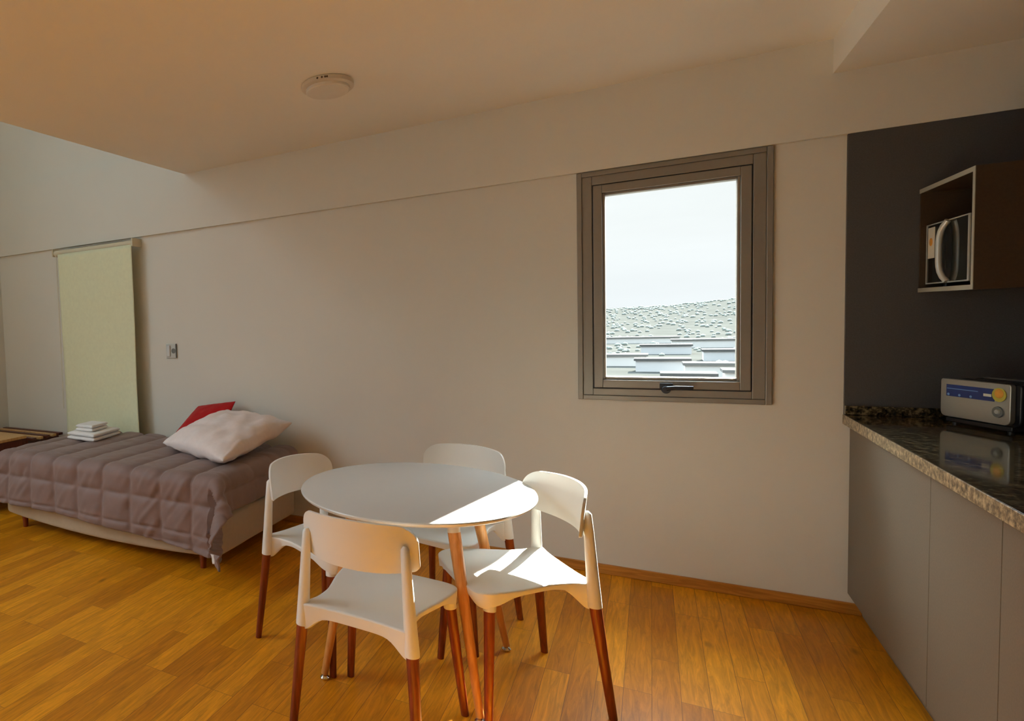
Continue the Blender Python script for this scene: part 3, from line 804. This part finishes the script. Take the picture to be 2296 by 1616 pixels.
# local frame: +x along the silver face towards the camera end, +y away from the viewer (into the body)
to.rotation_euler = (0, 0, math.atan2(dv.y, dv.x))
tag(to, 'silver and black toaster with a blue label on the granite worktop', 'toaster')
hl = LT / 2; TH0, TH1, TD = 0.030, 0.180, 0.150
def rounded_panel(bm, x0, x1, z0, z1, y0, y1, r, n=6):
    def outline(y):
        o = []
        for (cx_, cz, a0) in ((x1 - r, z0 + r, -PI / 2), (x1 - r, z1 - r * 0.5, 0), (x0 + r, z1 - r * 0.5, PI / 2), (x0 + r, z0 + r, PI)):
            rr = r if cz < (z0 + z1) / 2 else r * 0.5
            cxx = (x1 - rr) if cx_ > 0.0 else (x0 + rr)
            for k in range(n + 1):
                a = a0 + PI / 2 * k / n; o.append((cxx + rr * math.cos(a), y, cz + rr * math.sin(a)))
        return o
    A = [bm.verts.new(p) for p in outline(y0)]; B = [bm.verts.new(p) for p in outline(y1)]
    bm.faces.new(A); bm.faces.new(B)
    for k in range(len(A)): bm.faces.new((A[k], A[(k + 1) % len(A)], B[(k + 1) % len(A)], B[k]))
bm = bmesh.new(); rounded_panel(bm, -hl, hl, TH0, TH1, 0.0, 0.016, 0.022); finish('side_panel', bm, M['silver'], to, angle=0.5, bevel=0.002)['label'] = 'brushed silver side panel'
bm = bmesh.new(); rounded_panel(bm, -hl - 0.004, hl + 0.018, TH0 - 0.006, TH1 - 0.002, 0.0165, TD - 0.018, 0.024); finish('body', bm, M['black'], to, angle=0.5, bevel=0.004)
bm = bmesh.new(); rounded_panel(bm, -hl, hl, TH0, TH1, TD - 0.017, TD, 0.022); finish('side_panel', bm, M['silver'], to, angle=0.5, bevel=0.002)
bm = bmesh.new()
for y in (0.045, 0.088): bx(bm, (-hl + 0.03, y, TH1 - 0.004), (hl - 0.03, y + 0.022, TH1 - 0.0012))
finish('bread_slots', bm, M['gasket'], to, smooth=False)
bm = bmesh.new(); tube(bm, [(-hl + 0.10, TD - 0.02, TH1 + 0.004), (hl + 0.03, TD - 0.02, TH1 + 0.004)], 0.0022, 8); finish('rack_wire', bm, M['chrome'], to)
bm = bmesh.new(); bx(bm, (hl + 0.0185, 0.055, 0.11), (hl + 0.040, 0.095, 0.125)); finish('lever', bm, M['black'], to, bevel=0.003)
for x in (-hl + 0.03, hl - 0.03):
    for y in (0.03, TD - 0.03):
        bm = bmesh.new(); tube(bm, [(x, y, 0), (x, y, TH0 - 0.004)], 0.010, 12); finish('foot', bm, M['black'], to)
box('base', (-hl + 0.012, 0.010, 0.008), (hl - 0.004, TD - 0.010, TH0 - 0.004), M['black'], to, bevel=0.003)
# label graphics on the silver face
lb = box('label', (-hl + 0.026, -0.0012, 0.112), (hl - 0.058, -0.0002, 0.158), M['blue'], to); lb['label'] = 'dark blue printed label'
box('label_patch', (hl - 0.098, -0.0022, 0.128), (hl - 0.068, -0.0013, 0.138), M['paper'], lb)
for k in range(3):
    bm = bmesh.new(); cx_ = -hl + 0.036 + k * 0.046
    tube(bm, [(cx_, -0.0014, 0.1195), (cx_, -0.0022, 0.1195)], 0.0048, 14); finish('label_dot', bm, M['lightblue'], lb)
box('label_line', (-hl + 0.03, -0.0019, 0.141), (hl - 0.12, -0.0013, 0.1435), M['lightblue'], lb)
bm = bmesh.new(); tube(bm, [(hl - 0.040, -0.0004, 0.139), (hl - 0.040, -0.0024, 0.139)], 0.0255, 32); rg = finish('badge', bm, M['yellow'], to)
bm = bmesh.new(); tube(bm, [(hl - 0.039, -0.0026, 0.144), (hl - 0.039, -0.0034, 0.144)], [0.017, 0.016], 28); finish('badge_centre', bm, M['orange'], rg)
bm = bmesh.new(); tube(bm, [(hl - 0.043, -0.0002, 0.076), (hl - 0.043, -0.004, 0.076)], [0.0205, 0.0195], 32); kn = finish('browning_dial', bm, M['greypl'], to)
bm = bmesh.new(); tube(bm, [(hl - 0.041, -0.0042, 0.077), (hl - 0.041, -0.008, 0.077)], [0.010, 0.008], 20); finish('dial_cap', bm, M['silverpl'], kn)

# ------------------------------------------------------------------ outside
def hfun(x, y):
    d = math.hypot(x, y)
    b = -13.0 - 6 * min(1, d / 200)
    k = max(0, min(1, (d - 420) / 900)); k = k * k * (3 - 2 * k)
    az = x / max(1, y)
    ridge = 21 + 13 * max(0, min(1, (az - 0.03) / 0.09)) + 2.5 * noise.noise(Vector((az * 25, 0, 1.0)))
    return b + k * (ridge + 0.0) + 3.0 * k * noise.noise(Vector((x * 0.01, y * 0.01, 0)))
bm = bmesh.new(); rows = []
for i in range(90):
    d = 12 + 1900 * (i / 89) ** 1.8; row = []
    for j in range(70):
        a = math.radians(-32 + 64 * j / 69); x, y = d * math.sin(a), d * math.cos(a)
        row.append((x, y, hfun(x, y)))
    rows.append(row)
grid_mesh(bm, rows); struct(finish('hillside', bm, M['hill'], None, angle=3), 'pale hazy hillside and valley outside the window')
houses = [(0.072, 160, 11, 6, 4.0, 'w', 'long low white roofed shed at the lower right of the view'), (0.040, 182, 10, 6, 4.5, 'g', 'grey flat roofed block right of the curved hall'),
          (0.098, 190, 8, 6, 5, 'w', 'small white block at the lower right corner of the view'), (0.068, 222, 14, 6, 4.5, 'w', 'long pale building in the middle distance at right'),
          (0.012, 240, 14, 6, 4.5, 'g', 'grey town block in the middle of the view'), (-0.028, 262, 12, 6, 4.5, 'w', 'small white roofed building behind the curved hall'),
          (-0.016, 430, 40, 8, 4, 'w', 'long white roof at the left under the ridge'), (0.090, 290, 20, 8, 4.5, 'g', 'grey block stepped up the right hillside'),
          (0.062, 380, 30, 8, 4.5, 'w', 'pale terrace high on the right hillside'), (0.016, 330, 18, 8, 4.5, 'g', 'grey block under the wooded ridge')]
for (az, d, w, dp, hh, kind, lab) in houses:
    x, y = az * d, d; z = hfun(x, y) - 1.0
    e = empty('town_building', (x, y, z)); tag(e, lab, 'building', 'buildings in the valley outside')
    wbox('walls', (x - w / 2, y - dp / 2, z), (x + w / 2, y + dp / 2, z + hh), M['town1'] if kind == 'w' else M['town2'], e)
    wbox('roof', (x - w / 2 - 0.5, y - dp / 2 - 0.5, z + hh), (x + w / 2 + 0.5, y + dp / 2 + 0.5, z + hh + 0.7), M['roofw'] if kind == 'w' else M['roofg'], e)
# curved-roof hall
hx, hy = -4.2, 150.0; hz = hfun(hx, hy) - 1
e = empty('arched_hall', (hx, hy, hz)); tag(e, 'large hall with a white arched roof edge at the lower left of the view', 'building')
bm = bmesh.new(); a_, b_ = [], []
for k in range(25):
    t = PI * (0.12 + 0.76 * k / 24); a_.append(bm.verts.new((hx - 9.5 * math.cos(t), hy - 8, hz + 4.0 * math.sin(t) + 0.2))); b_.append(bm.verts.new((hx - 9.5 * math.cos(t), hy + 8, hz + 4.0 * math.sin(t) + 0.2)))
for k in range(24): bm.faces.new((a_[k], a_[k + 1], b_[k + 1], b_[k]))
r_ = wfin('roof', bm, M['roofw'], e, angle=3); s = r_.modifiers.new('t', 'SOLIDIFY'); s.thickness = 0.8
bm = bmesh.new(); vs = [bm.verts.new((hx - 9.0 * math.cos(PI * (0.12 + 0.76 * k / 24)), hy - 7.4, hz + 3.6 * math.sin(PI * (0.12 + 0.76 * k / 24)))) for k in range(25)]
vs2 = [bm.verts.new((v.co.x, hy + 7.4, v.co.z)) for v in vs]
v0 = bm.verts.new((hx + 8.4, hy - 7.4, hz - 2)); v1 = bm.verts.new((hx - 8.4, hy - 7.4, hz - 2)); v2 = bm.verts.new((hx + 8.4, hy + 7.4, hz - 2)); v3 = bm.verts.new((hx - 8.4, hy + 7.4, hz - 2))
bm.faces.new(vs + [v0, v1]); bm.faces.new(vs2 + [v2, v3]); bm.faces.new((v1, v3, vs2[0], vs[0])); bm.faces.new((v0, v2, vs2[-1], vs[-1]))
wfin('walls', bm, M['town2'], e, smooth=False)
# woodland scattered over valley and ridge: nobody could count it
bm = bmesh.new()
rnd = random.Random(3)
for k in range(900):
    d = 170 + 1200 * rnd.random() ** 0.8; az = rnd.uniform(-0.09, 0.15); x, y = az * d, d
    if d < 190 and rnd.random() < 0.6: continue
    if any(abs(x - h[0] * h[1]) < h[2] / 2 + 8 and abs(y - h[1]) < h[3] / 2 + 8 for h in houses) or (abs(x + 4.2) < 17 and abs(y - 150) < 16): continue
    r = rnd.uniform(0.6, 1.2) * (0.8 + d / 1000); z = hfun(x, y)
    g = bmesh.ops.create_icosphere(bm, subdivisions=1, radius=r)
    for v in g['verts']: v.co = Vector((v.co.x * 1.2 + x, v.co.y + y, v.co.z * 0.9 + z + r * 0.4)) + noise.noise_vector(v.co + Vector((x, y, 0))) * r * 0.25
tag(finish('woodland', bm, M['leaf'], None, angle=3.2), 'hazy trees covering the valley and ridge outside the window', 'trees', kind='stuff')

# ------------------------------------------------------------------ light
def sky():
    w = bpy.data.worlds.new('sky'); sc.world = w; w.use_nodes = True; nt = w.node_tree; N, L = nt.nodes, nt.links
    bg = N['Background']
    tc = N.new('ShaderNodeTexCoord'); sx = N.new('ShaderNodeSeparateXYZ'); L.new(tc.outputs['Generated'], sx.inputs[0])
    cr = N.new('ShaderNodeValToRGB'); e = cr.color_ramp.elements
    e[0].position = 0.0; e[0].color = (0.335, 0.345, 0.36, 1); e[1].position = 1.0; e[1].color = (0.66, 0.86, 1.0, 1)
    q = e.new(0.10); q.color = (0.345, 0.352, 0.358, 1); q = e.new(0.26); q.color = (0.348, 0.360, 0.364, 1); q = e.new(0.42); q.color = (0.90, 0.96, 1.0, 1)
    L.new(sx.outputs['Z'], cr.inputs[0])
    nz = N.new('ShaderNodeTexNoise'); nz.inputs['Scale'].default_value = 3; nz.inputs['Detail'].default_value = 5
    mp = N.new('ShaderNodeMapping'); mp.inputs['Scale'].default_value = (1, 1, 7); L.new(tc.outputs['Generated'], mp.inputs[0]); L.new(mp.outputs[0], nz.inputs['Vector'])
    mr = N.new('ShaderNodeMapRange'); mr.inputs['To Min'].default_value = 0.93; mr.inputs['To Max'].default_value = 1.07; L.new(nz.outputs['Fac'], mr.inputs['Value'])
    vm = N.new('ShaderNodeVectorMath'); vm.operation = 'SCALE'; L.new(cr.outputs[0], vm.inputs[0]); L.new(mr.outputs[0], vm.inputs['Scale'])
    # the half of the sky towards the sun is brighter than the half behind the house
    ry = N.new('ShaderNodeMapRange'); ry.inputs['From Min'].default_value = -0.3; ry.inputs['From Max'].default_value = 0.9
    ry.inputs['To Min'].default_value = 0.25; ry.inputs['To Max'].default_value = 1.0; L.new(sx.outputs['Y'], ry.inputs['Value'])
    rz = N.new('ShaderNodeMapRange'); rz.inputs['From Min'].default_value = 0.22; rz.inputs['From Max'].default_value = 0.6
    rz.inputs['To Min'].default_value = 1.0; rz.inputs['To Max'].default_value = 9.0; L.new(sx.outputs['Z'], rz.inputs['Value'])
    mm = N.new('ShaderNodeMath'); mm.operation = 'MULTIPLY'; L.new(ry.outputs[0], mm.inputs[0]); L.new(rz.outputs[0], mm.inputs[1])
    v2 = N.new('ShaderNodeVectorMath'); v2.operation = 'SCALE'; L.new(vm.outputs[0], v2.inputs[0]); L.new(mm.outputs[0], v2.inputs['Scale'])
    vm = v2
    L.new(vm.outputs[0], bg.inputs['Color']); bg.inputs['Strength'].default_value = SKY
SKY = 2.6
sky()
sd = bpy.data.lights.new('sun', 'SUN'); so_ = bpy.data.objects.new('sun', sd); col.objects.link(so_)
sd.energy = 60; sd.color = (1.0, 0.93, 0.80); sd.angle = math.radians(0.6)
dirv = Vector((-0.224, -0.975, -0.618)).normalized()
so_.rotation_euler = dirv.to_track_quat('-Z', 'Y').to_euler(); so_.location = (2, 12, 9)

def area(name, loc, target, sx_, sy_, e, c):
    l = bpy.data.lights.new(name, 'AREA'); o = bpy.data.objects.new(name, l); col.objects.link(o)
    l.shape = 'RECTANGLE'; l.size = sx_; l.size_y = sy_; l.energy = e; l.color = c
    o.location = loc; o.rotation_euler = (Vector(target) - Vector(loc)).to_track_quat('-Z', 'Y').to_euler()
    return o
area('daylight_left_glazing', (XL - 0.03, -0.5, 3.2), (0, 0.3, 2.0), 3.1, 3.1, 55, (0.62, 0.84, 1.0))

sc.view_settings.view_transform = 'Standard'; sc.view_settings.look = 'None'; sc.view_settings.gamma = 1.0
sc.view_settings.exposure = 0.12; sc.view_settings.use_curve_mapping = False
sc.cycles.use_denoising = True
sc.cycles.max_bounces = 10; sc.cycles.diffuse_bounces = 7; sc.cycles.transparent_max_bounces = 12
sc.cycles.sample_clamp_indirect = 6
